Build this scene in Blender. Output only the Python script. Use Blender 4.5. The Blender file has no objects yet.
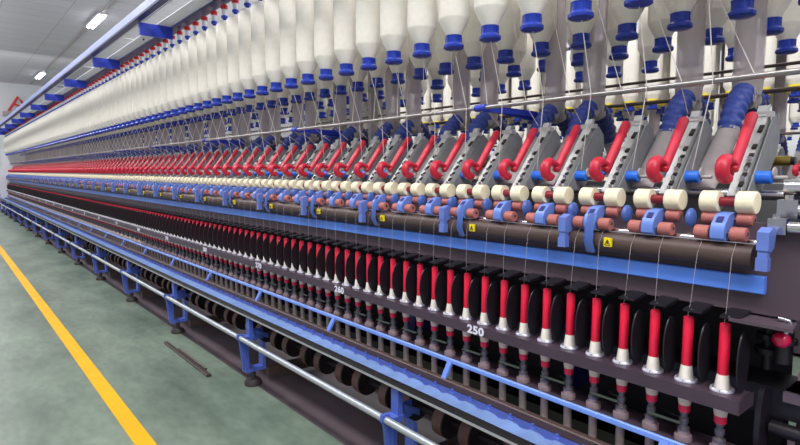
import bpy, math, random
from mathutils import Vector, Matrix
random.seed(7)
PI = math.pi
sc = bpy.context.scene
COL = sc.collection
ZO = 0.92            # height of the camera above the floor
PITCH = 0.07         # spindle gauge
YEND = 15.9
AY = .430           # first weighting arm
NS = 222             # spindles in the row

# ------------------------------------------------------------------ materials
def lin(c):
    return tuple(((v/255)/12.92 if v/255 <= .04045 else ((v/255+.055)/1.055)**2.4) for v in c)
MATS = {}
def mat(name, rgb, rough=.5, metal=0., noise=.12, scale=40., spec=.5, coat=0.):
    m = bpy.data.materials.new(name); m.use_nodes = True
    nt = m.node_tree; b = nt.nodes['Principled BSDF']
    c = lin(rgb)
    tc = nt.nodes.new('ShaderNodeTexCoord'); nz = nt.nodes.new('ShaderNodeTexNoise')
    nz.inputs['Scale'].default_value = scale; nz.inputs['Detail'].default_value = 3
    nt.links.new(tc.outputs['Object'], nz.inputs['Vector'])
    rp = nt.nodes.new('ShaderNodeValToRGB')
    rp.color_ramp.elements[0].position = .3; rp.color_ramp.elements[1].position = .7
    rp.color_ramp.elements[0].color = tuple(v*(1-noise) for v in c)+(1,)
    rp.color_ramp.elements[1].color = tuple(min(1, v*(1+noise)) for v in c)+(1,)
    nt.links.new(nz.outputs['Fac'], rp.inputs['Fac']); nt.links.new(rp.outputs['Color'], b.inputs['Base Color'])
    b.inputs['Roughness'].default_value = rough; b.inputs['Metallic'].default_value = metal
    b.inputs['Specular IOR Level'].default_value = spec; b.inputs['Coat Weight'].default_value = coat
    MATS[name] = m
    return m
def bump(m, kind='wave', scale=200., dist=.001, strength=.4, direction='Z'):
    nt = m.node_tree; b = nt.nodes['Principled BSDF']
    tc = nt.nodes.new('ShaderNodeTexCoord')
    if kind == 'wave':
        t = nt.nodes.new('ShaderNodeTexWave'); t.bands_direction = direction
        t.inputs['Distortion'].default_value = .6; out = t.outputs['Fac']
    else:
        t = nt.nodes.new('ShaderNodeTexNoise'); out = t.outputs['Fac']
    t.inputs['Scale'].default_value = scale
    bp = nt.nodes.new('ShaderNodeBump'); bp.inputs['Strength'].default_value = strength; bp.inputs['Distance'].default_value = dist
    nt.links.new(tc.outputs['Object'], t.inputs['Vector']); nt.links.new(out, bp.inputs['Height'])
    nt.links.new(bp.outputs['Normal'], b.inputs['Normal'])

M_rov = mat('roving_cotton', (238, 234, 224), .95, noise=.03, scale=60, spec=.1); bump(M_rov, 'wave', 120, .0006, .35)
M_cap = mat('blue_holder_plastic', (22, 52, 158), .25, noise=.1, spec=.6)
M_red = mat('red_tube', (234, 30, 68), .38, noise=.05)
M_redp = mat('red_plastic', (190, 28, 56), .4, noise=.08)
M_redcap = mat('red_hanger_cap', (214, 40, 52), .45)
M_cone = mat('ivory_cone', (244, 238, 228), .45, noise=.03)
M_beige = mat('beige_tube_base', (240, 216, 188), .5, noise=.05)
M_silver = mat('steel', (190, 192, 198), .25, 1., noise=.06)
M_whorl = mat('whorl_steel', (104, 98, 104), .4, .5, noise=.15, scale=200)
M_ring = mat('ring_steel', (214, 216, 232), .3, .45, noise=.05)
M_chrome = mat('polished_shaft', (225, 226, 230), .12, 1., noise=.03)
M_rod = mat('steel_rod', (168, 164, 164), .28, 1., noise=.06)
M_dkrod = mat('dark_rod', (96, 84, 80), .4, .6)
M_alu = mat('arm_aluminium', (188, 190, 190), .42, .35, noise=.1, scale=90)
M_grey = mat('arm_side_grey', (136, 138, 142), .55, .1, noise=.08)
M_duct = mat('duct_grey', (168, 160, 160), .45, noise=.08)
M_hose = mat('blue_hose', (52, 74, 158), .45, noise=.08)
M_hose2 = mat('navy_hose', (46, 52, 112), .5, noise=.08)
M_purp = mat('rail_plum', (74, 60, 72), .42, .2, noise=.1, scale=12)
M_panel = mat('panel_plum', (84, 70, 80), .5, .1, noise=.08, scale=6)
M_brown = mat('brown_duct', (78, 62, 58), .5, .1, noise=.1, scale=8)
M_bed = mat('bed_plum', (120, 100, 112), .45, .1)
M_black = mat('black_plastic', (26, 23, 30), .42, noise=.2)
M_dark = mat('dark_core', (24, 20, 28), .7, noise=.3, scale=4)
M_blue = mat('machine_blue', (88, 136, 236), .4, noise=.07, scale=10)
M_stand = mat('stand_blue', (98, 122, 196), .35, noise=.06)
M_edge = mat('edge_blue', (118, 154, 226), .4, noise=.06)
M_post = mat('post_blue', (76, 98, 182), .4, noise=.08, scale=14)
M_dblue = mat('bracket_blue', (38, 62, 186), .4, noise=.08, scale=14)
M_lav = mat('rail_lit_lavender', (150, 164, 222), .35, .2, noise=.06, scale=6)
M_navy = mat('rail_navy', (34, 36, 96), .45)
M_white = mat('white_sheet', (226, 228, 236), .5, noise=.03, scale=5)
M_saddle = mat('saddle_blue', (104, 134, 212), .35, noise=.06)
M_oval = mat('oval_blue', (72, 100, 172), .35, noise=.06)
M_groll = mat('guide_roller_blue', (40, 112, 226), .3, noise=.06)
M_core = mat('clearer_core_red', (132, 22, 38), .4)
M_cream = mat('cream_clearer', (236, 226, 196), .8, noise=.05, scale=120); bump(M_cream, 'noise', 500, .0006, .5)
M_ccore = mat('clearer_end', (190, 168, 130), .8)
M_pink = mat('rubber_cot', (172, 102, 96), .6, noise=.08, scale=120)
M_brass = mat('brass_rod', (176, 150, 78), .3, .8, noise=.08)
M_pole = mat('guard_pole', (176, 184, 192), .3, .5, noise=.04, scale=8)
M_disc = mat('drive_pulley', (38, 30, 34), .55, noise=.2)
M_rim = mat('pulley_rim', (124, 92, 86), .5, noise=.2)
M_tray = mat('conveyor_blue', (136, 168, 226), .3, noise=.14, scale=9)
M_bolst = mat('bolster_grey', (184, 168, 160), .45, .3, noise=.12)
M_coll = mat('collar_grey', (140, 122, 126), .45, .2)
M_tape = mat('tape_green', (52, 62, 54), .7)
M_pad = mat('foot_rubber', (52, 44, 46), .6)
M_yarn = mat('yarn', (168, 158, 162), .9, noise=.02)
M_rovs = mat('roving_strand', (222, 216, 212), .95, noise=.02)
M_yellow = mat('yellow_label', (236, 214, 20), .5, noise=.03)
M_ink = mat('label_ink', (30, 28, 20), .6)
M_paintw = mat('white_paint', (226, 224, 236), .5, noise=.06, scale=200)
M_crimson = mat('crimson_ball', (206, 20, 72), .18, noise=.04, coat=.5)
M_wallm = mat('wall_paint', (226, 230, 234), .85, noise=.02, scale=1)
M_yline = mat('yellow_line_paint', (222, 168, 0), .6, noise=.07, scale=7, spec=.25)

# translucent plastic of the suction columns (thin walled)
def translucent(name, rgb, alpha):
    m = mat(name, rgb, .2, noise=.05, scale=20, spec=.7)
    nt = m.node_tree; b = nt.nodes['Principled BSDF']; out = nt.nodes['Material Output']
    tr = nt.nodes.new('ShaderNodeBsdfTransparent'); mx = nt.nodes.new('ShaderNodeMixShader')
    tr.inputs['Color'].default_value = (.92, .92, .94, 1)
    mx.inputs['Fac'].default_value = alpha
    nt.links.new(tr.outputs[0], mx.inputs[1]); nt.links.new(b.outputs[0], mx.inputs[2]); nt.links.new(mx.outputs[0], out.inputs['Surface'])
    return m
M_clear = translucent('clear_duct_plastic', (226, 214, 214), .36)

# floor : worn green epoxy
M_floor = bpy.data.materials.new('green_epoxy'); M_floor.use_nodes = True
nt = M_floor.node_tree; b = nt.nodes['Principled BSDF']
tc = nt.nodes.new('ShaderNodeTexCoord')
mp = nt.nodes.new('ShaderNodeMapping'); mp.inputs['Scale'].default_value = (1.6, .7, 1)
n1 = nt.nodes.new('ShaderNodeTexNoise'); n1.inputs['Scale'].default_value = 2.2; n1.inputs['Detail'].default_value = 8; n1.inputs['Roughness'].default_value = .65
n2 = nt.nodes.new('ShaderNodeTexNoise'); n2.inputs['Scale'].default_value = 22; n2.inputs['Detail'].default_value = 6
nt.links.new(tc.outputs['Object'], mp.inputs['Vector']); nt.links.new(mp.outputs[0], n1.inputs['Vector']); nt.links.new(mp.outputs[0], n2.inputs['Vector'])
r1 = nt.nodes.new('ShaderNodeValToRGB')
r1.color_ramp.elements[0].position = .32; r1.color_ramp.elements[0].color = lin((80, 96, 84))+(1,)
r1.color_ramp.elements[1].position = .66; r1.color_ramp.elements[1].color = lin((126, 142, 126))+(1,)
r2 = nt.nodes.new('ShaderNodeValToRGB')
r2.color_ramp.elements[0].position = .3; r2.color_ramp.elements[0].color = (.72, .72, .72, 1)
r2.color_ramp.elements[1].position = .6; r2.color_ramp.elements[1].color = (1, 1, 1, 1)
mx = nt.nodes.new('ShaderNodeMix'); mx.data_type = 'RGBA'; mx.blend_type = 'MULTIPLY'; mx.inputs['Factor'].default_value = .7
nt.links.new(n1.outputs['Fac'], r1.inputs['Fac']); nt.links.new(n2.outputs['Fac'], r2.inputs['Fac'])
nt.links.new(r1.outputs['Color'], mx.inputs[6]); nt.links.new(r2.outputs['Color'], mx.inputs[7]); nt.links.new(mx.outputs[2], b.inputs['Base Color'])
b.inputs['Roughness'].default_value = .38
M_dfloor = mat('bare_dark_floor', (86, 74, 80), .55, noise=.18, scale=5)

# ceiling : grey panels with fine joints
M_ceil = bpy.data.materials.new('ceiling_panels'); M_ceil.use_nodes = True
nt = M_ceil.node_tree; b = nt.nodes['Principled BSDF']
tc = nt.nodes.new('ShaderNodeTexCoord')
br = nt.nodes.new('ShaderNodeTexBrick'); br.offset = 0; br.inputs['Scale'].default_value = 1.
br.inputs['Brick Width'].default_value = 1.2; br.inputs['Row Height'].default_value = .6
br.inputs['Mortar Size'].default_value = .014; br.inputs['Mortar Smooth'].default_value = .3
br.inputs['Color1'].default_value = lin((206, 204, 212))+(1,); br.inputs['Color2'].default_value = lin((198, 197, 205))+(1,)
br.inputs['Mortar'].default_value = lin((178, 176, 184))+(1,)
nt.links.new(tc.outputs['Object'], br.inputs['Vector']); nt.links.new(br.outputs['Color'], b.inputs['Base Color'])
b.inputs['Roughness'].default_value = .8

def emis(name, rgb, s):
    m = bpy.data.materials.new(name); m.use_nodes = True
    b = m.node_tree.nodes['Principled BSDF']
    b.inputs['Base Color'].default_value = (.9, .9, .9, 1)
    b.inputs['Emission Color'].default_value = lin(rgb)+(1,); b.inputs['Emission Strength'].default_value = s
    return m
M_lamp = emis('lamp_glow', (250, 250, 255), 9)

# ------------------------------------------------------------------ mesh builder
class MB:
    def __init__(s): s.v = []; s.f = []; s.m = []
    def add(s, vs, fs, mi=0):
        o = len(s.v); s.v += [tuple(v) for v in vs]; s.f += [tuple(i+o for i in f) for f in fs]; s.m += [mi]*len(fs); return s
    def box(s, x0, x1, y0, y1, z0, z1, mi=0, ch=0.):
        if ch <= 0:
            vs = [(x, y, z) for x in (x0, x1) for y in (y0, y1) for z in (z0, z1)]
            return s.add(vs, [(0, 1, 3, 2), (4, 6, 7, 5), (0, 4, 5, 1), (2, 3, 7, 6), (0, 2, 6, 4), (1, 5, 7, 3)], mi)
        # chamfered along Y: octagonal section in XZ
        p = [(x0+ch, z0), (x1-ch, z0), (x1, z0+ch), (x1, z1-ch), (x1-ch, z1), (x0+ch, z1), (x0, z1-ch), (x0, z0+ch)]
        return s.prism(p, y0, y1, mi)
    def prism(s, pts, y0, y1, mi=0):           # XZ outline extruded along Y
        n = len(pts)
        vs = [(x, y0, z) for x, z in pts]+[(x, y1, z) for x, z in pts]
        fs = [tuple(range(n)), tuple(range(2*n-1, n-1, -1))]+[(i, (i+1) % n+0, (i+1) % n+n, i+n)[::-1] for i in range(n)]
        return s.add(vs, fs, mi)
    def prismz(s, pts, z0, z1, mi=0):
        n = len(pts)
        vs = [(x, y, z0) for x, y in pts]+[(x, y, z1) for x, y in pts]
        fs = [tuple(range(n))[::-1], tuple(range(n, 2*n))]+[(i, (i+1) % n, (i+1) % n+n, i+n) for i in range(n)]
        return s.add(vs, fs, mi)
    def lathe(s, prof, seg=16, c=(0, 0, 0), axis='Z', mi=0, cap=True):   # prof: (r, h)
        vs = []; fs = []
        for r, h in prof:
            for k in range(seg):
                a = 2*PI*k/seg; p = (r*math.cos(a), r*math.sin(a), h)
                if axis == 'Y': p = (p[0], p[2], p[1])
                elif axis == 'X': p = (p[2], p[0], p[1])
                vs.append((p[0]+c[0], p[1]+c[1], p[2]+c[2]))
        for i in range(len(prof)-1):
            for k in range(seg):
                k2 = (k+1) % seg
                fs.append((i*seg+k, i*seg+k2, (i+1)*seg+k2, (i+1)*seg+k))
        if cap:
            fs.append(tuple(range(seg))[::-1]); fs.append(tuple(range((len(prof)-1)*seg, len(prof)*seg)))
        return s.add(vs, fs, mi)
    def cyl(s, c, r, l, axis='Z', seg=16, mi=0, ch=0.):
        h = l/2
        if ch: return s.lathe([(r-ch, -h), (r, -h+ch), (r, h-ch), (r-ch, h)], seg, c, axis, mi)
        return s.lathe([(r, -h), (r, h)], seg, c, axis, mi)
    def tube(s, pts, r, seg=8, mi=0, cap=True):
        pts = [Vector(p) for p in pts]; rr = r if isinstance(r, (list, tuple)) else [r]*len(pts)
        vs = []; fs = []; prev = None
        for i, p in enumerate(pts):
            t = (pts[min(i+1, len(pts)-1)]-pts[max(i-1, 0)]).normalized()
            if prev is None:
                ref = Vector((0, 1, 0)) if abs(t.y) < .9 else Vector((1, 0, 0))
                u = t.cross(ref).normalized()
            else: u = (prev-t*prev.dot(t)).normalized()
            prev = u; w = t.cross(u)
            rad = rr[i]; ra, rb = rad if isinstance(rad, tuple) else (rad, rad)
            for k in range(seg):
                a = 2*PI*k/seg; vs.append(p+u*math.cos(a)*ra+w*math.sin(a)*rb)
        n = len(pts)
        for i in range(n-1):
            for k in range(seg):
                k2 = (k+1) % seg; fs.append((i*seg+k, i*seg+k2, (i+1)*seg+k2, (i+1)*seg+k))
        if cap: fs.append(tuple(range(seg))[::-1]); fs.append(tuple(range((n-1)*seg, n*seg)))
        return s.add(vs, fs, mi)
    def mesh(s, name, mats, smooth=True, sharp=38):
        me = bpy.data.meshes.new(name); me.from_pydata(s.v, [], s.f)
        for m in (mats if isinstance(mats, (list, tuple)) else [mats]): me.materials.append(m)
        me.polygons.foreach_set('material_index', s.m)
        if smooth:
            me.shade_smooth(); me.set_sharp_from_angle(angle=math.radians(sharp))
        me.update(); return me
def link(o, parent=None):
    COL.objects.link(o)
    if parent: o.parent = parent
    return o
def obj(name, mb, mats, parent=None, loc=(0, 0, 0), smooth=True, sharp=38):
    o = bpy.data.objects.new(name, mb.mesh(name, mats, smooth, sharp)); o.location = loc
    return link(o, parent)
def tag(o, label=None, cat=None, group=None, kind=None):
    for k, v in (('label', label), ('category', cat), ('group', group), ('kind', kind)):
        if v: o[k] = v
    return o
def empty(name, loc, label=None, cat=None, group=None):
    o = bpy.data.objects.new(name, None); o.empty_display_size = .05; o.location = loc
    return tag(link(o), label, cat, group)
def copy_tree(o, parent=None, depth=0):
    c = o.copy(); COL.objects.link(c)
    if depth: c.parent = parent
    for ch in list(o.children): copy_tree(ch, c, depth+1)
    return c
ORD = ['first', 'second', 'third', 'fourth', 'fifth', 'sixth', 'seventh', 'eighth', 'ninth', 'tenth', 'eleventh', 'twelfth',
       'thirteenth', 'fourteenth', 'fifteenth', 'sixteenth', 'seventeenth', 'eighteenth', 'nineteenth', 'twentieth',
       'twenty-first', 'twenty-second', 'twenty-third', 'twenty-fourth', 'twenty-fifth']
def bylabel(i, near, far, n=20):
    """near: text with {} for the ordinal; the far ones share a label"""
    return near.format(ORD[i]) if i < n else far

# ------------------------------------------------------------------ camera
F = 550.
cam = bpy.data.cameras.new('camera'); cam.lens = F/800*36; cam.sensor_width = 36; cam.clip_start = .01; cam.clip_end = 200
co = bpy.data.objects.new('camera', cam); COL.objects.link(co); sc.camera = co
th = math.atan(51.5/F); ps = math.atan(458/math.hypot(F, 51.5))
fw = Vector((math.sin(ps)*math.cos(th), math.cos(ps)*math.cos(th), -math.sin(th)))
rt = Vector((math.cos(ps), -math.sin(ps), 0)); up = rt.cross(fw)
R = Matrix((rt, up, -fw)).transposed()
co.matrix_world = Matrix.Translation((0, 0, ZO)) @ R.to_4x4()

# ------------------------------------------------------------------ room
def struct(name, mb, m, loc=(0, 0, 0), smooth=False):
    return tag(obj(name, mb, m, None, loc, smooth), kind='structure')
CZ = ZO+3.6
struct('floor', MB().box(-6, .99, -6, 28, -.1, 0), M_floor)
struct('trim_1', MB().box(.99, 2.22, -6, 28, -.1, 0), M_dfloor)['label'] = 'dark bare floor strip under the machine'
struct('trim_2', MB().box(2.22, 9, -6, 28, -.1, 0), M_floor)['label'] = 'floor beyond the machine'
struct('trim_3', MB().box(.446, .503, -6, 28, 0, .002), M_yline)['label'] = 'yellow painted line on the green floor'
struct('ceiling', MB().box(-6, 9, -6, 28, CZ, CZ+.1), M_ceil)
struct('wall_far', MB().box(-6, 9, 28, 28.2, 0, CZ), M_wallm)
struct('wall_right', MB().box(9, 9.2, -6, 28, 0, CZ), M_wallm)

# ceiling luminaires in one line
for i, (y, n) in enumerate(((14.9, 0), (24.6, 1), (5.2, 2), (-3.5, 3))):
    names = ('nearer of the two bright white tube lamps on the ceiling', 'farther small bright tube lamp low on the grey ceiling',
             'white tube lamp on the ceiling above the camera aisle', 'white tube lamp on the ceiling behind the camera')
    t = empty('ceiling_lamp', (3.02, y, CZ), names[i], 'ceiling lamp', 'tube lamps in a line on the ceiling')
    obj('housing', MB().box(-.1, .1, -.7, .7, -.07, -.03, 0, .01), M_white, t)
    obj('tube_pair', MB().cyl((-.045, 0, -.085), .03, 1.36, 'Y', 10).cyl((.045, 0, -.085), .03, 1.36, 'Y', 10), M_lamp, t)
tr_ = tag(obj('lamp_track', MB().box(-.03, .03, -14, 13.5, -.03, 0), M_duct, None, (3.02, 14, CZ)), 'thin grey track running along the ceiling between the lamps', 'cable track')

# ------------------------------------------------------------------ the machine frame
FR = empty('spinning_machine', (1.585, .3, 0), 'long blue and plum coloured ring spinning machine filling the hall', 'spinning machine')
OFF = Vector((0, 0, ZO))-Vector(FR.location)
def part(name, mb, m, smooth=True, label=None, parent=None, loc=None):
    o = obj(name, mb, m, parent or FR, OFF if loc is None else loc, smooth)
    if label: o['label'] = label
    return o
YS = -.6   # machine parts run on past the right edge of the photo
# ring rail with a real hole at each spindle
Y0 = .41
rail = MB(); x0, x1 = 1.142, 1.218; zt, zb = -.438, -.465; T = .004
for i in range(NS):
    yc = Y0+PITCH*i; ya, yb = yc-.035, yc+.035
    if i == 0: ya = .367
    seg = 16; vs = []; fs = []
    for lay, z in enumerate((zt, zt-T)):
        for k in range(seg):
            a = 2*PI*k/seg; c, s_ = math.cos(a), math.sin(a)
            vs.append((1.18+.0185*c, yc+.0185*s_, z))
        for k in range(seg):
            a = 2*PI*k/seg; c, s_ = math.cos(a), math.sin(a)
            m_ = max(abs(c), abs(s_)); c /= m_; s_ /= m_
            vs.append((1.18+(c*(x1-1.18) if c > 0 else c*(1.18-x0)), yc+(s_*(yb-yc) if s_ > 0 else s_*(yc-ya)), z))
    for k in range(seg):
        k2 = (k+1) % seg
        fs.append((k, seg+k, seg+k2, k2)); fs.append((2*seg+k2, 3*seg+k2, 3*seg+k, 2*seg+k)); fs.append((k, k2, 2*seg+k2, 2*seg+k))
    rail.add(vs, fs)
YR = Y0+PITCH*(NS-.5)
rail.box(x0-.001, x0+.003, .367, YR, zb, zt+.0005); rail.box(x1-.003, x1, .367, YR, zb, zt)
rail.box(x0, x1, .365, .368, zb, zt)
part('ring_rail', rail, M_purp, False, 'plum coloured perforated rail with white painted numbers')
# painted numbers
def text_mesh(s, size):
    cu = bpy.data.curves.new('t', 'FONT'); cu.body = s; cu.size = size*1.12; cu.align_x = 'CENTER'; cu.align_y = 'CENTER'; cu.extrude = .0003; cu.offset = size*.045
    cu.space_character = 1.08; cu.resolution_u = 4
    o = bpy.data.objects.new('t', cu); COL.objects.link(o)
    dg = bpy.context.evaluated_depsgraph_get(); me = bpy.data.meshes.new_from_object(o.evaluated_get(dg))
    bpy.data.objects.remove(o); bpy.data.curves.remove(cu); return me
for k in range(21):
    y = Y0+PITCH*9+.7*k
    me = text_mesh(str(250+10*k), .029); me.materials.clear(); me.materials.append(M_paintw)
    me.transform(Matrix.Diagonal((1.22, 1, 1, 1)))
    o = bpy.data.objects.new('painted_number', me); link(o, FR)
    o.matrix_local = Matrix.Translation(Vector((1.1405, y, -.4525))+OFF) @ Matrix(((0, 0, -1, 0), (-1, 0, 0, 0), (0, 1, 0, 0), (0, 0, 0, 1)))
    o['label'] = 'white painted number %d' % (250+10*k)
# spindle rail with blue front edge, brown rail, conveyor tray
part('spindle_rail', MB().box(1.154, 1.24, .33, YR, -.576, -.568), M_purp)
part('spindle_rail_edge', MB().box(1.146, 1.154, YS, YR, -.578, -.564, 0, .002), M_edge, label='bright blue front strip of the spindle rail')
part('lower_rail', MB().box(1.115, 1.135, YS, YR, -.6415, -.618, 0, .003), M_brown)
for k in range(26):
    y = .504+.643*k
    if y > YR: break
    part('rail_strap', MB().prism([(1.116, -.622), (1.126, -.622), (1.152, -.576), (1.146, -.570)], y-.009, y+.009), M_saddle)
tray = MB()
n_ = int((YR-YS)/.0175)
prof = []
for i in range(n_+1):
    y = YS+.0175*i; ph = (y-Y0)/PITCH*2*PI
    prof.append((y, .0045*(.5+.5*math.cos(ph))))
vs = []; fs = []
for y, h in prof:
    vs += [(.972, y, -.600), (.985, y, -.609), (1.02+h*3.5, y, -.6145+h*1.4), (1.055, y, -.624+h*.8), (1.16, y, -.664), (1.16, y, -.672), (.972, y, -.612)]
for i in range(n_):
    for k in range(7):
        k2 = (k+1) % 7; fs.append((i*7+k, (i+1)*7+k, (i+1)*7+k2, i*7+k2))
tray.add(vs, fs)
part('conveyor_tray', tray, M_tray, True, 'light blue conveyor gutter with a wavy surface')
shade_plate = MB(); vs = []; fs = []
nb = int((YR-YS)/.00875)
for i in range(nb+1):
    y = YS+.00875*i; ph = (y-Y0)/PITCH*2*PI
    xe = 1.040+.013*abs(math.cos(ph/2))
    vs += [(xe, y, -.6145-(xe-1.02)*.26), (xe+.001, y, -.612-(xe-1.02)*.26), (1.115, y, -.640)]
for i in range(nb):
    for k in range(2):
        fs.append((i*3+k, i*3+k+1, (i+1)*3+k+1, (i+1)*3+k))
shade_plate.add(vs, fs)
part('belt_shade_plate', shade_plate, M_post, True, 'darker blue shade on the tray, modelled with a scalloped edge')  # scalloped plate puts the shade at the back of the tray into colour
pegs = MB()
for i in range(NS+8):
    y = Y0+PITCH*(i-7)+.035
    pegs.lathe([(.009, 0), (.009, .003), (.004, .004), (.0035, .012)], 8, (1.085, y, -.632))
tag(part('conveyor_pegs', pegs, M_post), kind='stuff')
part('gutter_edge', MB().box(.962, .972, YS, YR, -.614, -.600), M_black)
part('gutter_wire', MB().box(.957, .962, YS, YR, -.6185, -.614), M_pole, label='thin pale strip along the gutter edge')
# guard pole, posts, feet
part('guard_pole', MB().cyl((.93, (YS+YEND)/2, -.705), .0105, YEND-YS, 'Y', 14), M_pole, label='silver round guard pole at shin height')
for k in range(-1, 15):
    y = 1.19+.995*k
    p = part('post', MB().box(.966, .984, y-.016, y+.016, -.70, -.612).box(.984, 1.04, y+.008, y+.014, -.73, -.68)
             .prism([(.945, -.71), (.945, -.858), (1.036, -.858), (1.036, -.74), (1.022, -.73), (1.022, -.842), (.96, -.842), (.96, -.71)], y-.02, y+.02)
             .box(.945, .985, y-.02, y+.02, -.72, -.70)
             .prism([(1.0, -.68), (1.0, -.70), (1.06, -.73), (1.06, -.71)], y-.004, y+.004), M_post)
    part('pole_clamp', MB().prism([(.918, -.690), (.942, -.690), (.948, -.72), (.948, -.84), (.940, -.85), (.925, -.72), (.916, -.71)], y-.006, y+.006).cyl((.93, y, -.705), .0125, .016, 'Y', 14), M_post, parent=p, loc=(0, 0, 0))
    part('foot', MB().lathe([(.037, 0), (.038, .012), (.029, .026), (.012, .03), (.012, .07)], 16, (.985, y, -.92)), M_pad, parent=p, loc=(0, 0, 0))
    part('cross_beam', MB().box(1.05, 2.2, y-.02, y+.02, -.90, -.86), M_brown, parent=p, loc=(0, 0, 0))
# drive pulleys under the spindles
part('drive_shaft', MB().cyl((1.2, (YS+YEND)/2, -.795), .011, YEND-YS, 'Y', 10), M_disc)
pul = MB().lathe([(.012, -.023), (.050, -.023), (.053, -.020), (.053, .020), (.050, .023), (.012, .023)], 24, axis='Y')
pulm = pul.mesh('drive_pulley', [M_disc, M_rim])
for i, p in enumerate(pulm.polygons):
    if abs(p.normal.y) < .5: p.material_index = 1
PUL = []
far_pul = MB()
for k in range(112):
    y = .38+.14*k+(.012 if k % 2 else -.012)
    if k < 100:
        o = bpy.data.objects.new('drive_pulley', pulm); o.location = Vector((1.2, y, -.795))+OFF; link(o, FR)
    else: far_pul.lathe([(.049, -.02), (.049, .02)], 12, (1.2, y, -.795), 'Y')
tag(part('far_pulleys', far_pul, M_disc), kind='stuff')
part('base_beam', MB().box(1.42, 1.5, YS, YEND, -.915, -.83).box(1.75, 1.8, YS, YEND, -.915, -.85), M_brown)
# dark inner body and panels
part('core_panel', MB().box(1.40, 1.44, .36, YEND, -.70, -.24), M_dark)
part('end_panel', MB().box(1.50, 1.52, YS, .36, -.92, -.24), M_bed)
part('core_beam', MB().box(1.28, 1.39, YS, YEND, -.50, -.44).box(1.26, 1.38, YS, YEND, -.70, -.66), M_black)
for k in range(24):
    y = .80+.63*k
    part('inner_bracket', MB().box(1.24, 1.40, y-.015, y+.015, -.57, -.40), M_navy)
part('front_panel', MB().box(1.212, 1.222, YS, YEND, -.278, -.10), M_panel, label='plum coloured sheet panel below the rollers')
part('cover_strip', MB().box(1.196, 1.2115, .353, YEND-.1, -.2365, -.202, 0, .002), M_blue, label='long flat bright blue cover strip')
part('clearer_duct', MB().cyl((1.192, (.37+YEND)/2, -.165), .024, YEND-.37, 'Y', 18), M_brown, label='long dark brown round duct under the rollers')
part('bottom_front_shaft', MB().cyl((1.207, (.36+YEND)/2, -.141), .0105, YEND-.36, 'Y', 12), M_chrome)
part('bottom_middle_shaft', MB().cyl((1.235, (.3+YEND)/2, -.112), .010, YEND-.3, 'Y', 12), M_chrome)
part('bottom_back_shaft', MB().cyl((1.32, (YS+YEND)/2, -.05), .011, YEND-YS, 'Y', 12), M_silver)
part('roller_beam', MB().box(1.24, 1.46, .3, YEND, -.20, -.125), M_dark)
part('brass_rod', MB().cyl((1.43, (.385+YEND)/2, .022), .011, YEND-.385, 'Y', 12), M_brass, label='brass coloured rod behind the arms')
part('brass_rod_clip', MB().cyl((1.43, .382, .022), .009, .01, 'Y', 12), M_black)
part('back_beam', MB().box(1.50, 1.66, .4, YEND, -.14, -.03), M_grey)
# roller stand brackets with warning stickers
for k in range(-1, 37):
    y = .772+.42*k-(.0 if k >= 0 else .006)
    if y > YEND: break
    part('roller_stand', MB().prism([(1.150, -.112), (1.172, -.104), (1.19, -.112), (1.182, -.142), (1.166, -.150), (1.150, -.146)], y-.010, y+.010)
         .box(1.152, 1.168, y-.008, y+.008, -.160, -.146).box(1.150, 1.168, y-.010, y+.010, -.184, -.160), M_stand)
    if k < 0: continue
    yb = y-.066
    part('duct_hook', MB().tube([(1.175, yb, -.10), (1.163, yb, -.125), (1.160, yb, -.165), (1.172, yb, -.19)], [(.004, .012)]*4, 8), M_oval)
    s = part('warning_sticker', MB().box(1.1595, 1.1655, y-.115-.009, y-.115+.009, -.172, -.152), M_yellow, False, label='small yellow warning sticker')
    ys = y-.115
    g = MB()
    def bar(p, q, w=.0009):
        a = Vector((1.1592, p[0], p[1])); b_ = Vector((1.1592, q[0], q[1])); g.tube([a, b_], w, 4)
    A, B_, C_ = (ys-.0065, -.1685), (ys+.0065, -.1685), (ys, -.1562)
    bar(A, B_); bar(B_, C_); bar(C_, A); bar((ys, -.160), (ys, -.1655), .0012); bar((ys-.002, -.1645), (ys+.002, -.1635), .001)
    part('sticker_symbol', g, M_ink, False, parent=s, loc=(0, 0, 0))
# guide rods of the creel
def rod(name, x, z, r, m, y0=YS, y1=YEND, label=None): return part(name, MB().cyl((x, (y0+y1)/2, z), r, y1-y0, 'Y', 12), m, label=label)
rod('creel_rod', 1.25, .187, .0062, M_rod, label='polished steel rod in front of the clear columns')
rod('creel_rod', 1.80, .292, .005, M_dkrod)
rod('creel_rod', 1.80, .223, .0065, M_dkrod)
for k in range(14):
    y = 1.129+1.128*k
    if y > YEND: break
    part('rod_clamp', MB().cyl((1.25, y, .187), .0105, .04, 'Y', 14).prism([(1.25, .178), (1.25, .196), (1.5, .192), (1.5, .160), (1.40, .168)], y-.018, y-.008)
         .box(1.255, 1.5, y-.03, y-.008, .174, .180), M_dblue)
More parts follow.
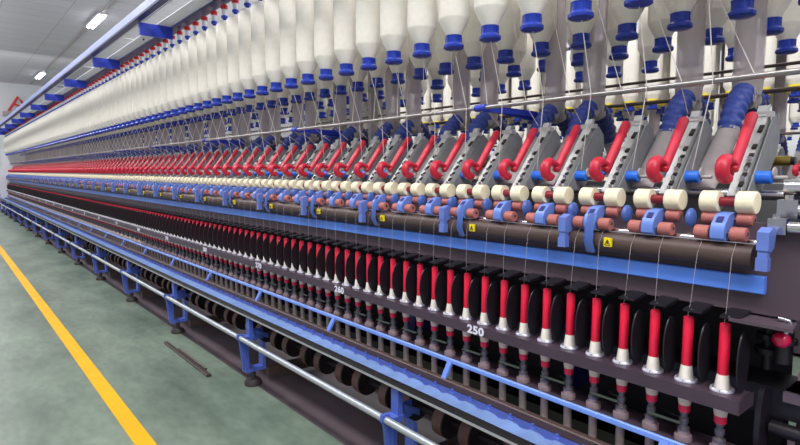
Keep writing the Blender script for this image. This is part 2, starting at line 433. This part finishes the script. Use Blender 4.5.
# creel top rails
zz = .885
part('outer_rail', MB().box(.935, .965, YS, YEND, .905, .957, 0, .004), M_lav, label='pale blue outer creel rail')  # light on the front face put into a paler blue
part('outer_rail_shaded_underside', MB().box(.932, .972, YS, YEND, .893, .905), M_navy)  # navy strip carries the shade under the rail in its colour
part('creel_sheet', MB().box(1.058, 1.136, YS, YEND, .885, .890), M_white, False)
part('hanger_rail', MB().box(1.140, 1.20, YS, YEND, .872, .895), M_navy)
for k, (x) in enumerate((1.454, 1.687, 1.998)):
    part('hanger_rail', MB().box(x-.02, x+.02, YS, YEND, .795, .82), M_navy)
part('creel_wire', MB().box(.976, .984, YS, YEND, .889, .893), M_white)
ky = 0
while True:
    y = 3.6-1.316*2+1.316*ky; ky += 1
    if y > YEND: break
    part('creel_crossbar', MB().box(.962, 1.15, y-.006, y+.006, .812, .885).box(.958, .964, y-.012, y+.012, .812, .90), M_dblue)
    part('creel_tie', MB().box(.985, 1.06, y+.5, y+.508, .886, .891), M_white, False)
    part('creel_bolt', MB().cyl((1.095, y+.42, .880), .006, .012, 'Z', 8), M_black)
# creel uprights that carry the top
for k in range(8):
    y = 2.05+2.256*k
    if y > YEND: break
    part('creel_upright', MB().box(1.52, 1.56, y-.012, y+.012, -.14, .83).box(1.21, 2.03, y-.012, y+.012, .82, .845), M_duct)
part('machine_end_plate', MB().box(1.02, 2.1, YEND, YEND+.02, -.90, .1).box(1.1, 2.0, YEND, YEND+.02, .1, .5), M_white)
# right hand end of the row
part('end_flange', MB().prism([(1.246+.028*math.cos(2*PI*k/28), -.515+.085*math.sin(2*PI*k/28)) for k in range(28)], .352, .362), M_black)
part('end_pipe', MB().cyl((1.26, -.13, -.515), .015, .95, 'Y', 14), M_black)
part('end_bed', MB().box(1.24, 1.9, YS, .33, -.64, -.60).box(1.24, 1.30, YS, .3, -.40, -.385).box(1.27, 1.9, YS, .33, -.46, -.44), M_bed)
part('end_gear_post', MB().cyl((1.30, .37, -.35), .010, .12, 'Z', 12).cyl((1.30, .37, -.34), .022, .010, 'Z', 14).cyl((1.30, .37, -.37), .024, .012, 'Z', 14), M_black)
part('end_gear_block', MB().cyl((1.26, .27, -.36), .018, .05, 'Z', 12).cyl((1.26, .27, -.34), .026, .008, 'Z', 14).cyl((1.25, .33, -.345), .016, .06, 'Z', 12).cyl((1.25, .33, -.33), .024, .01, 'Z', 14), M_black)
part('guide_stub', MB().prismz([(1.15, .29), (1.15, .395), (1.212, .41), (1.212, .30)], -.288, -.282), M_panel)
kb = part('lever_rod', MB().tube([(1.197, .326, -.276), (1.197, .308, -.278), (1.198, .305, -.283), (1.199, .313, -.303)], .0045, 10), M_silver)
part('ball_knob', MB().lathe([(.0155*math.sin(PI*t/12), -.0155*math.cos(PI*t/12)) for t in range(1, 12)], 18, (1.2, .320, -.317)), M_crimson, label='glossy crimson ball knob', parent=kb, loc=(0, 0, 0))
part('end_shaft', MB().cyl((1.32, .05, -.036), .017, .62, 'Y', 16).cyl((1.32, .345, -.036), .022, .03, 'Y', 16).cyl((1.32, .31, -.036), .024, .012, 'Y', 8), M_chrome)
part('end_shaft', MB().cyl((1.25, .0, -.076), .011, .64, 'Y', 16), M_chrome)
part('end_shaft', MB().cyl((1.2, .0, -.104), .011, .64, 'Y', 16), M_chrome)
part('end_bearing', MB().box(1.238, 1.262, .318, .352, -.092, -.055).cyl((1.25, .335, -.052), .008, .012, 'Z', 6), M_silver)
part('end_bearing', MB().box(1.19, 1.212, .322, .352, -.118, -.088).cyl((1.2, .34, -.085), .007, .01, 'Z', 6), M_silver)
part('end_gearbox', MB().box(1.36, 1.9, YS, .33, -.20, .0), M_black)
part('end_cover', MB().box(1.34, 1.36, YS, .33, -.21, -.10), M_dblue)

# ------------------------------------------------------------------ spindles, rings, tubes, guides, separators
pile = []
S = empty('spindle', (0, 0, 0))
obj('bolster', MB().lathe([(.0098, -.092), (.0102, -.09), (.0102, -.010)], 12), M_bolst, S)
obj('collar', MB().lathe([(.0175, 0), (.0175, .010), (.0165, .013), (.0125, .0135), (.0115, .022)], 16), M_coll, S)
obj('whorl', MB().lathe([(.0125, .022), (.0125, .028), (.0075, .031), (.0075, .036), (.0095, .038), (.0095, .048), (.0065, .05), (.0065, .055), (.0085, .057), (.0085, .0615)], 12), M_whorl, S)
Sfar = MB().lathe([(.0102, -.09), (.0102, -.008)], 8, mi=0).lathe([(.017, 0), (.017, .010), (.0115, .022)], 8, mi=0).lathe([(.0125, .022), (.0075, .031), (.0095, .045), (.0085, .0615)], 8, mi=1).mesh('spindle', [M_bolst, M_whorl])
def tube_mb(seg, mi=False):
    red = [(.008, .205), (.0096, .2042), (.0101, .202), (.0106, .102)][::-1]
    white = [(.0155, .062), (.0163, .064), (.0108, .1015), (.0104, .102)]
    low = [(.0118, .016), (.0150, .040), (.0152, .062)]
    band = [(.0095, 0), (.0112, .001), (.0118, .016)]
    return red, white, low, band
red, white, low, band = tube_mb(16)
Tt = empty('yarn_tube', (0, 0, 0))
obj('shaft', MB().lathe(red, 16), M_red, Tt)
obj('cone_base', MB().lathe(white, 16), M_cone, Tt)
obj('lower_taper', MB().lathe(low, 16), M_beige, Tt)
obj('red_band', MB().lathe(band, 16), M_red, Tt)
Tfar = MB().lathe(red, 8).lathe(white, 8, mi=1).lathe(low, 8, mi=2).lathe(band, 8, mi=3).mesh('yarn_tube', [M_red, M_cone, M_beige, M_redp])
RG = empty('spinning_ring', (0, 0, 0))
obj('ring', MB().lathe([(.0182, -.003), (.0182, .0005), (.0225, .0005), (.0225, .003), (.0205, .006), (.0185, .006), (.0172, .003), (.0172, -.003), (.0182, -.003)], 22, cap=False), M_ring, RG)
obj('traveller', MB().tube([(-.0215, -.003, .001), (-.0215, -.003, .006), (-.0165, -.003, .006), (-.0165, -.003, .002)], .0009, 5), M_chrome, RG)
RGm = MB().lathe([(.0182, -.003), (.0182, .0005), (.0225, .0005), (.0225, .003), (.0205, .006), (.0185, .006), (.0172, .003), (.0172, -.003), (.0182, -.003)], 12, cap=False).mesh('spinning_ring', M_ring)
# thread guide flap
LG = empty('thread_guide', (0, 0, 0))
obj('flap', MB().prism([(-.022, -.002), (-.022, .002), (.012, .006), (.034, .010), (.034, .004), (.012, -.002)], -.033, .003), M_black, LG)
obj('wire_hook', MB().tube([(-.016, -.012, .003), (-.006, -.006, .002), (-.002, .003, .0015), (.004, .007, .001), (.007, .003, .001)], .0011, 6), M_silver, LG)
LGm = MB().prism([(-.022, -.002), (-.022, .002), (.012, .006), (.034, .010), (.034, .004), (.012, -.002)], -.033, .003).mesh('thread_guide', M_black)
# separator blade : lens shape in XZ
sp = [(.031*math.cos(a), .062*math.sin(a)) for a in [2*PI*k/28 for k in range(28)]]
SPm = MB().prism(sp, -.0014, .0014).mesh('separator_blade', M_black)
SPf = MB().prism(sp[::2], -.0014, .0014).mesh('separator_blade', M_black)

def place(proto, mesh, near, loc, name, label, cat, group):
    if near: o = copy_tree(proto); o.location = loc
    else:
        o = bpy.data.objects.new(name, mesh); o.location = loc; link(o)
    return tag(o, label, cat, group)
# yarn from rollers to tube
def yarn_mesh(i):
    k, s = divmod(i, 2)
    return None
def nlabel(i, what):
    """single out item i of the spindle row"""
    if i <= 8: return '%s, %s from the right end' % (what, ORD[i])
    if i == 9: return '%s in line with painted number 250' % what
    if i == 19: return '%s in line with painted number 260' % what
    if i < 19: return '%s, %s left of painted number 250' % (what, ORD[i-10])
    if i < 29: return '%s, %s left of painted number 260' % (what, ORD[i-20])
    return '%s far left, beyond painted number 270' % what
for i in range(NS):
    y = Y0+PITCH*i; near = i < 60
    place(S, Sfar, near, (1.18, y, ZO-.568), 'spindle', nlabel(i, 'dark steel spindle on its grey bolster'), 'spindle', 'spindles along the spindle rail')
    place(Tt, Tfar, near, (1.18, y, ZO-.5065), 'yarn_tube', nlabel(i, 'empty red yarn tube with ivory cone foot'), 'yarn tube', 'red yarn tubes on the spindles')
    place(RG, RGm, i < 25, (1.18, y, ZO-.438), 'spinning_ring', nlabel(i, 'silver ring around a red tube foot'), 'ring', 'spinning rings on the ring rail')
    place(LG, LGm, i < 25, (1.178, y, ZO-.284), 'thread_guide', nlabel(i, 'black thread guide flap over a red tube'), 'thread guide', 'thread guides above the tubes')
    o = bpy.data.objects.new('separator_blade', SPm if i < 60 else SPf); o.location = (1.178, y+.035, ZO-.370); link(o)
    tag(o, nlabel(i, 'black rounded separator blade beside a tube'), 'separator', 'black separator blades between the tubes')
    # yarn : three points
    ka = (i+1)//2; ya = AY+.14*(i//2)+(-.031 if i % 2 == 0 else .031)
    yr = ya
    yb = MB().tube([(.004, yr-y, .152), (-.0150, (yr-y)*.85, .116), (-.010, (yr-y)*.3, .010), (-.004, 0, -.010), (-.006, 0, -.019)], .00055, 4)
    o = obj('yarn', yb, M_yarn, None, (1.18, y, ZO-.282))
    tag(o, nlabel(i, 'fine pale yarn running down to a red tube'), 'yarn', 'yarns running down to the tubes')
o = bpy.data.objects.new('separator_blade', SPm); o.location = (1.178, Y0-.035, ZO-.370); link(o)
tag(o, 'black rounded separator blade closing the right-hand end of the tube row', 'separator', 'black separator blades between the tubes')
# drive tapes (one loop for two spindles)
tape_m = MB().tube([(-.0155, -.035, 0), (-.0155, .035, 0)], [(.0022, .006)]*2, 6).tube([(.0155, -.035, 0), (.02, .0, 0), (.12, .06, -.04)], [(.0012, .006)]*3, 6).mesh('drive_tape', M_tape)
for k in range(100):
    y = Y0+.105+.14*k
    if y > YR: break
    o = bpy.data.objects.new('drive_tape', tape_m); o.location = (1.18, y, ZO-.528); link(o)
    tag(o, bylabel(k, 'dark green flat tape linking two spindles, {} from the right end', 'dark green flat tape linking two spindles far down the row', 10), 'drive tape', 'drive tapes around the spindles')

# ------------------------------------------------------------------ weighting arms

A = empty('weighting_arm', (0, 0, 0))
def arm_parts():
    P = []
    # local frame: x = X-1.22, z = height relative to camera level ; y = 0 on arm centre
    P.append(('channel', MB().prism([(.018, -.050), (.030, -.056), (.052, -.050), (.176, .106), (.168, .124), (.156, .124), (.150, .112)], -.012, .012)
              .box(.152, .172, -.020, .020, .116, .128).prism([(.15, .118), (.162, .118), (.176, .142), (.164, .142)], -.010, .010), M_alu))
    det = MB()
    for t, w in ((.12, .010), (.25, .006), (.36, .010), (.5, .006), (.6, .010), (.82, .018)):
        cx, cz = .018+.132*t, -.050+.162*t
        det.prism([(cx-.0035, cz-.0015), (cx+w*.62, cz+w*.76-.0015), (cx+w*.62-.002, cz+w*.76+.002), (cx-.0055, cz+.002)], -.0125, -.004)
    P.append(('slots', det, M_ink))
    scr = MB()
    for t in (.06, .2, .32, .45):
        scr.cyl((.014+.132*t, -.008, -.046+.162*t), .0042, .008, 'Z', 8)
    P.append(('screws', scr, M_silver))
    P.append(('side_plate', MB().prism([(.030, -.052), (.158, .110), (.178, .122), (.204, .100), (.208, .066), (.188, .030), (.110, -.048)], -.021, -.018)
              .prism([(.060, -.05), (.158, .10), (.19, .10), (.19, .050), (.110, -.048)], .012, .015), M_grey))
    P.append(('lever', MB().tube([(.016, .003, -.001), (.018, .003, .002), (.07, .003, .068), (.108, .003, .116), (.111, .003, .119)], [(.004, .006), (.0095, .0105), (.0105, .011), (.0115, .0115), (.009, .0095)], 12), M_redp))
    hk = []
    cx, cz, rr = -.004, .004, .0190
    for k in range(11):
        a = math.radians(62+k*24); hk.append((cx+rr*math.cos(a), .008, cz+rr*math.sin(a)))
    P.append(('hook', MB().tube(hk, [(.007, .012)]+[(.0120, .0140)]*9+[(.007, .011)], 12).tube([(.002, .007, .021), (.012, .005, .019), (.022, .003, .014), (.030, .003, .012)], [(.008, .012), (.008, .011), (.008, .0095), (.007, .008)], 10), M_redp))
    P.append(('guide_roller', MB().cyl((.080, -.034, -.013), .0135, .032, 'Y', 18, 0, .002), M_groll))
    P.append(('roller_axle', MB().cyl((.080, -.04, -.013), .004, .07, 'Y', 8).cyl((.083, -.052, -.004), .012, .003, 'Y', 12), M_duct))
    P.append(('clearer_shaft', MB().cyl((0, 0, -.062), .010, .075, 'Y', 12), M_core))
    for s in (-1, 1):
        P.append(('clearer_roller', MB().cyl((0, s*.0335, -.062), .0222, .034, 'Y', 24, 0, .0015), M_cream))
        P.append(('front_cot', MB().cyl((-.036, s*.0330, -.123), .0142, .028, 'Y', 18, 0, .0015), M_pink))
        P.append(('rear_cot', MB().cyl((-.002, s*.0330, -.096), .0130, .029, 'Y', 18, 0, .0015), M_pink))
    P.append(('cot_axle', MB().cyl((-.036, 0, -.121), .004, .098, 'Y', 8).cyl((-.002, 0, -.096), .004, .098, 'Y', 8), M_silver))
    P.append(('saddle', MB().prism([(-.054, -.132), (-.056, -.120), (-.050, -.104), (-.030, -.086), (.004, -.082), (.010, -.092), (-.010, -.106), (-.020, -.132), (-.034, -.139), (-.048, -.137)], -.0128, .0128), M_saddle))
    P.append(('saddle_slot', MB().prism([(-.0475, -.1005), (-.0485, -.0995), (-.0365, -.0895), (-.0355, -.0905)], -.0060, .0060), M_navy))
    return P
AP = arm_parts()
for nme, mb, m in AP: obj(nme, mb, m, A)
ov = MB(); ov.lathe([(.0075*math.sin(PI*t/10), -.0075*math.cos(PI*t/10)) for t in range(1, 10)], 18, (0, 0, 0), 'Y')
ov.v = [(v[0]*2.6, v[1]*1.2, v[2]*2.7) for v in ov.v]
OVm = ov.mesh('oval_cover', M_oval)
fm = MB(); fmats = []
for nme, mb, m in AP:
    if nme in ('slots', 'screws', 'saddle_slot', 'roller_axle', 'cot_axle'): continue
    if m not in fmats: fmats.append(m)
    fm.add(mb.v, mb.f, fmats.index(m))
ARMF = fm.mesh('weighting_arm', fmats)
NA = NS//2
for k in range(NA):
    y = AY+.14*k
    lab = bylabel(k, 'grey weighting arm with red lever and cream rollers, {} from the right end', 'small distant weighting arm with red lever, past the twentieth from the right', 20)
    place(A, ARMF, k < 45, (1.22, y, ZO), 'weighting_arm', lab, 'weighting arm', 'weighting arms with red levers over the rollers')
    o = bpy.data.objects.new('oval_cover', OVm); o.location = (1.200, y+.064, ZO-.097); link(o)
    tag(o, bylabel(k, 'blue oval knob between cream roller pairs, {} from the right', 'tiny blue oval knob between distant roller pairs', 15), 'knob', 'blue oval knobs between the roller pairs')

# ------------------------------------------------------------------ suction columns with hoses
H = empty('suction_column', (0, 0, 0))      # local x = X-1.55
cl = MB(); cl.lathe([(.034, .225), (.0335, .80)], 24, cap=False); cl.lathe([(.0315, .80), (.0315, .225)], 24, cap=False)
obj('clear_duct', cl, M_clear, H)
obj('collar_ring', MB().lathe([(.0345, .222), (.036, .224), (.036, .234), (.0345, .236), (.031, .236), (.031, .222), (.0345, .222)], 24, cap=False), M_duct, H)
jt = MB().lathe([(.034, .226), (.033, .205), (.030, .185)], 20, cap=False)
jt.tube([(0, 0, .215), (-.012, 0, .19), (-.028, 0, .168)], [.03, .0275, .025], 16); jt.tube([(0, 0, .215), (.012, 0, .19), (.028, 0, .168)], [.03, .0275, .025], 16)
obj('branch_joint', jt, M_duct, H)
def hose(sgn):
    pts = []; rr = []
    N = 44
    for i in range(N+1):
        t = i/N
        x = -.018-.088*t-.006*math.sin(PI*t); z = .192-.100*t+.012*math.sin(PI*t)
        pts.append((sgn*x*-1 if sgn > 0 else x, 0, z)); rr.append(.0262+.0021*math.sin(t*2*PI*6)-.002*t)
    return MB().tube(pts, rr, 18)
obj('front_hose', hose(-1), M_hose, H)
obj('rear_hose', hose(1), M_hose2, H)
obj('front_nozzle', MB().tube([(-.100, 0, .100), (-.125, 0, .072), (-.185, 0, .008), (-.235, 0, -.040)], [.0235, (.018, .026), (.010, .030), (.007, .026)], 16), M_duct, H)
obj('rear_nozzle', MB().tube([(.100, 0, .100), (.125, 0, .072), (.185, 0, .008), (.235, 0, -.040)], [.0235, (.018, .026), (.010, .030), (.007, .026)], 16), M_duct, H)
hm = MB(); hm_m = []
for ch in H.children:
    m = ch.data.materials[0]
    if m not in hm_m: hm_m.append(m)
    hm.add([tuple(v.co) for v in ch.data.vertices], [tuple(p.vertices) for p in ch.data.polygons], hm_m.index(m))
HF = hm.mesh('suction_column', hm_m)
cnt = 0
for n in range(110):
    if n % 3 == 2: continue
    y = .520+.14*n
    if y > YEND-.3: break
    place(H, HF, cnt < 24, (1.55, y, ZO), 'suction_column', bylabel(cnt, 'clear grey plastic column with two blue ribbed hoses, {} from the right', 'distant clear grey suction column with blue ribbed hoses', 16), 'suction duct', 'clear suction columns behind the bobbins')
    cnt += 1

# ------------------------------------------------------------------ roving bobbins
def bob_profiles(seg):
    body = [(.021, .394), (.0445, .440), (.0452, .443), (.045, .735), (.043, .752), (.034, .768), (.020, .778), (.010, .780)]
    collar = [(.012, .354), (.0245, .3555), (.0296, .359), (.0300, .366), (.0262, .3705), (.0232, .3735), (.0228, .389), (.0245, .394), (.012, .398)]
    return body, collar
body, collar = bob_profiles(24)
def collar_mb(seg, ribs=True):
    c = MB().lathe(collar, seg)
    if ribs:
        for k in range(8):
            a = 2*PI*k/8; c.box(-.0012, .0012, -.0012, .0012, .372, .391)
            n = len(c.v)
            for j in range(n-8, n):
                v = c.v[j]; c.v[j] = (v[0]+.0229*math.cos(a), v[1]+.0229*math.sin(a), v[2])
    return c
Bb = empty('roving_bobbin', (0, 0, 0))
obj('roving', MB().lathe(body, 28), M_rov, Bb, sharp=21)
obj('end_cap', collar_mb(20), M_cap, Bb)
obj('core_tip', MB().lathe([(.009, .778), (.009, .800)], 12), M_cap, Bb)
bf = MB().lathe(body, 16).lathe(collar, 12, mi=1).lathe([(.009, .778), (.009, .80)], 8, mi=1)
BF = bf.mesh('roving_bobbin', [M_rov, M_cap], sharp=24)
# hanger of the front row
Hg = empty('bobbin_hanger', (0, 0, 0))
obj('cap', MB().lathe([(.008, .862), (.017, .858), (.0185, .850), (.0175, .838), (.010, .836)], 14), M_redcap, Hg)
obj('body', MB().lathe([(.0105, .806), (.0125, .815), (.0135, .836)], 12), M_white, Hg)
obj('stem', MB().lathe([(.004, .86), (.004, .874)], 8), M_silver, Hg)
obj('foot', MB().lathe([(.012, .790), (.0165, .793), (.0165, .803), (.0105, .806)], 14), M_dblue, Hg)
HGF = MB().lathe([(.012, .790), (.0165, .793), (.0105, .806)], 8, mi=2).lathe([(.0105, .806), (.0135, .836)], 8, mi=1).lathe([(.010, .836), (.0185, .848), (.008, .862), (.004, .874)], 8, mi=0).mesh('bobbin_hanger', [M_redcap, M_white, M_dblue])
rows = [(1.18, .616-.14*2, 112, 0, 'front'), (1.454, .508-.14, 112, 0, 'second'), (1.687, .519-.14, 20, 0, 'third'), (1.998, .569-.14, 16, 0, 'rear')]
stuff = MB()
for x, y0, n, _, nm in rows:
    for j in range(n):
        y = y0+.14*j
        if y > YEND-.1: break
        if nm == 'front': jj = j-2
        else: jj = j-1
        if jj >= 0: lab = bylabel(jj, 'white roving bobbin, %s row, {} blue cap in view from the right' % nm, 'distant white roving bobbin with blue end cap far left in the %s row' % nm, 24)
        else: lab = 'white roving bobbin at top right of %s row, cap out of sight' % nm + (', farthest right' if j == 0 and nm == 'front' else '')
        place(Bb, BF, j < 34, (x, y, ZO), 'roving_bobbin', lab, 'bobbin', 'white roving bobbins hanging in the %s creel row' % nm)
        if nm == 'front':
            place(Hg, HGF, j < 50, (x, y, ZO), 'bobbin_hanger', bylabel(j-18, 'red capped bobbin hanger above the front row, {} in sight from the right', 'small red capped bobbin hanger above a front row bobbin', 25) if j >= 18 else 'red capped bobbin hanger over a front row bobbin, above the picture edge', 'bobbin hanger', 'red capped hangers under the creel rail')
for x, y0, n0 in ((1.687, .519-.14, 20), (1.998, .569-.14, 16)):
    j = n0
    while y0+.14*j < YEND-.1:
        stuff.lathe(body, 10, (x, y0+.14*j, 0)); stuff.lathe(collar, 8, (x, y0+.14*j, 0), mi=1); j += 1
tag(obj('roving_bobbins', stuff, [M_rov, M_cap], None, (0, 0, ZO)), 'mass of white roving bobbins behind the farther part of the first two rows', 'bobbins', kind='stuff')

# roving strands
def strand(pts, o0, lab, grp):
    o = obj('roving_strand', MB().tube([Vector(p)-Vector(o0) for p in pts], .0010, 5), M_rovs, None, (o0[0], o0[1], o0[2]+ZO))
    tag(o, lab, 'roving', grp)
for j in range(1, 108):
    y = .331+.14*j
    ya = AY+.14*j; yr = .342+.14*j
    strand([(1.145, y, .455), (1.2425, yr, .195), (1.2425, yr, .180), (1.296, ya-.034, .004)], (1.2425, yr, .195),
           bylabel(j-1, 'white roving strand crossing the steel rod to a blue guide roller, {} from right', 'distant white roving strand going to a blue guide roller', 20), 'roving strands from the front bobbins')
for j in range(0, 108):
    y = .508+.14*j
    ya = AY+.14*j; yr = .41+.14*j
    strand([(1.39, y+.055, .455), (1.2565, yr, .193), (1.2565, yr, .181), (1.346, ya+.002, .132)], (1.2565, yr, .193),
           bylabel(j, 'white roving strand from second bobbin row to an arm tip, {} from right', 'distant white roving strand going to an arm tip', 20), 'roving strands from the second bobbin row')

# ------------------------------------------------------------------ neighbouring machine behind
G2 = empty('spinning_machine', (3.6, .3, 0), 'second spinning machine partly seen behind the hoses and bobbins', 'spinning machine')
O2 = Vector((0, 0, ZO))-Vector(G2.location)
def part2(name, mb, m): return obj(name, mb, m, G2, O2)
part2('body', MB().box(3.35, 3.85, .3, 12, -.92, -.16), M_duct)
part2('top_beam', MB().box(3.4, 3.8, .3, 12, -.16, -.06), M_grey)
part2('cover_strip', MB().box(3.19, 3.21, .3, 12, -.24, -.20), M_blue)
part2('front_panel', MB().box(3.21, 3.35, .3, 12, -.9, -.12), M_panel)
part2('steel_rod', MB().cyl((3.27, 6, .187), .007, 12, 'Y', 10), M_dkrod)
part2('creel_rail', MB().box(3.17, 4.05, .3, 12, .80, .84), M_white)
yb_ = MB().lathe([(.024, .404), (.034, .405), (.034, .414), (.024, .415)], 14).box(-.05, .05, -.012, .012, .385, .39)
YBm = yb_.mesh('yellow_clip', M_yellow)
c2 = 0
for x, y0, n in ((3.2, .72, 24), (3.47, .80, 16)):
    for j in range(n):
        y = y0+.14*j
        o = bpy.data.objects.new('roving_bobbin', BF); o.location = (x, y, ZO+.0); link(o)
        tag(o, 'white roving bobbin of the machine behind, glimpsed between clear columns', 'bobbin', 'roving bobbins on the machine behind')
        q = bpy.data.objects.new('yellow_clip', YBm); link(q, o)
for k in range(24):
    o = bpy.data.objects.new('weighting_arm', ARMF); o.location = (3.24, .70+.14*k, ZO); link(o)
    tag(o, 'red and grey weighting arm of the machine behind', 'weighting arm', 'weighting arms on the machine behind')

far = MB()
for x, y0, n in ((3.75, .8, 40), (4.02, .9, 40), (5.4, 1.3, 60), (5.7, 1.25, 60), (7.6, 1.8, 60)):
    for j in range(n):
        far.lathe(body, 10, (x, y0+.14*j, 0)); far.lathe(collar, 8, (x, y0+.14*j, 0), mi=1)
tag(obj('roving_bobbins', far, [M_rov, M_cap], None, (0, 0, ZO)), 'pale mass of roving bobbins hanging on machines beyond', 'bobbins', kind='stuff')
G3 = empty('spinning_machine', (5.85, .3, 0), 'third spinning machine far behind, hardly visible', 'spinning machine')
O3 = Vector((0, 0, ZO))-Vector(G3.location)
obj('body', MB().box(5.4, 6.3, .3, 10, -.92, .1), M_duct, G3, O3)
obj('creel_rail', MB().box(5.3, 6.4, .3, 10, .79, .84), M_white, G3, O3)
for k in range(16):
    if k % 3 == 2: continue
    o = bpy.data.objects.new('suction_column', HF); o.location = (3.6, .9+.14*k, ZO); link(o)
    tag(o, 'clear suction column of the machine behind', 'suction duct', 'suction columns on the machine behind')

# ------------------------------------------------------------------ loose items
tag(obj('metal_bar', MB().box(-.011, .011, -.31, .31, 0, .012, 0, .003).tube([(.02, -.22, .006), (.02, .16, .006)], .005, 8), M_dkrod, None, (.868, 2.70, 0)), 'slim dark metal bar lying on the green floor', 'metal bar')
t = empty('wall_bracket', (2.5, 27.9, ZO+2.55), 'small red angled frame high on the far white wall', 'wall bracket')
obj('red_frame', MB().tube([(-.25, -.06, -.1), (.1, -.06, .5), (.25, -.06, .25)], .05, 6).tube([(-.05, -.06, .2), (.2, -.06, .1)], .04, 6), M_redcap, t)
obj('base', MB().box(-.45, -.05, -.12, .1, -.3, -.12), M_duct, t)

# remove prototypes
def kill(o):
    for ch in list(o.children): kill(ch)
    bpy.data.objects.remove(o)
for p in (S, Tt, RG, LG, A, H, Bb, Hg): kill(p)

# ------------------------------------------------------------------ lighting
w = bpy.data.worlds.new('world'); sc.world = w; w.use_nodes = True
bg = w.node_tree.nodes['Background']; bg.inputs['Color'].default_value = (.93, .9, 1., 1); bg.inputs['Strength'].default_value = .5
def area(name, loc, size, sy, power, rot=(0, 0, 0), col=(1, .98, .97)):
    l = bpy.data.lights.new(name, 'AREA'); l.shape = 'RECTANGLE'; l.size = size; l.size_y = sy; l.energy = power; l.color = col
    o = bpy.data.objects.new(name, l); o.location = loc; o.rotation_euler = rot; COL.objects.link(o); return o
# long luminaire rows over the aisles
area('aisle_light', (-.6, 4.5, CZ-.15), .5, 16, 400, (0, math.radians(-14), 0))
area('aisle_light_far', (-.4, 19, CZ-.15), .5, 14, 260, (0, math.radians(-10), 0))
area('rear_aisle_light', (2.7, 5, CZ-.15), .4, 16, 200)
area('aisle_light_back', (-1.6, -2.5, CZ-.3), 1.4, 3, 160, (math.radians(35), math.radians(-30), 0))
area('second_rear_light', (5.5, 5, CZ-.15), .6, 16, 260)

# unseen fill lights added to brighten the ceiling and the far wall
area('ceiling_fill', (-1.4, 10, CZ-1.9), 1.6, 36, 520, (PI, 0, 0))
area('ceiling_fill_rear', (5.0, 9, CZ-1.6), 1.4, 22, 120, (PI, 0, 0))
area('far_wall_fill', (2.5, 20, CZ-1.0), 6, .4, 60, (math.radians(64), 0, 0))  # added fill, no fixture here

sc.view_settings.view_transform = 'Standard'; sc.view_settings.look = 'None'
sc.view_settings.exposure = .08; sc.view_settings.gamma = 1
sc.view_settings.use_curve_mapping = False
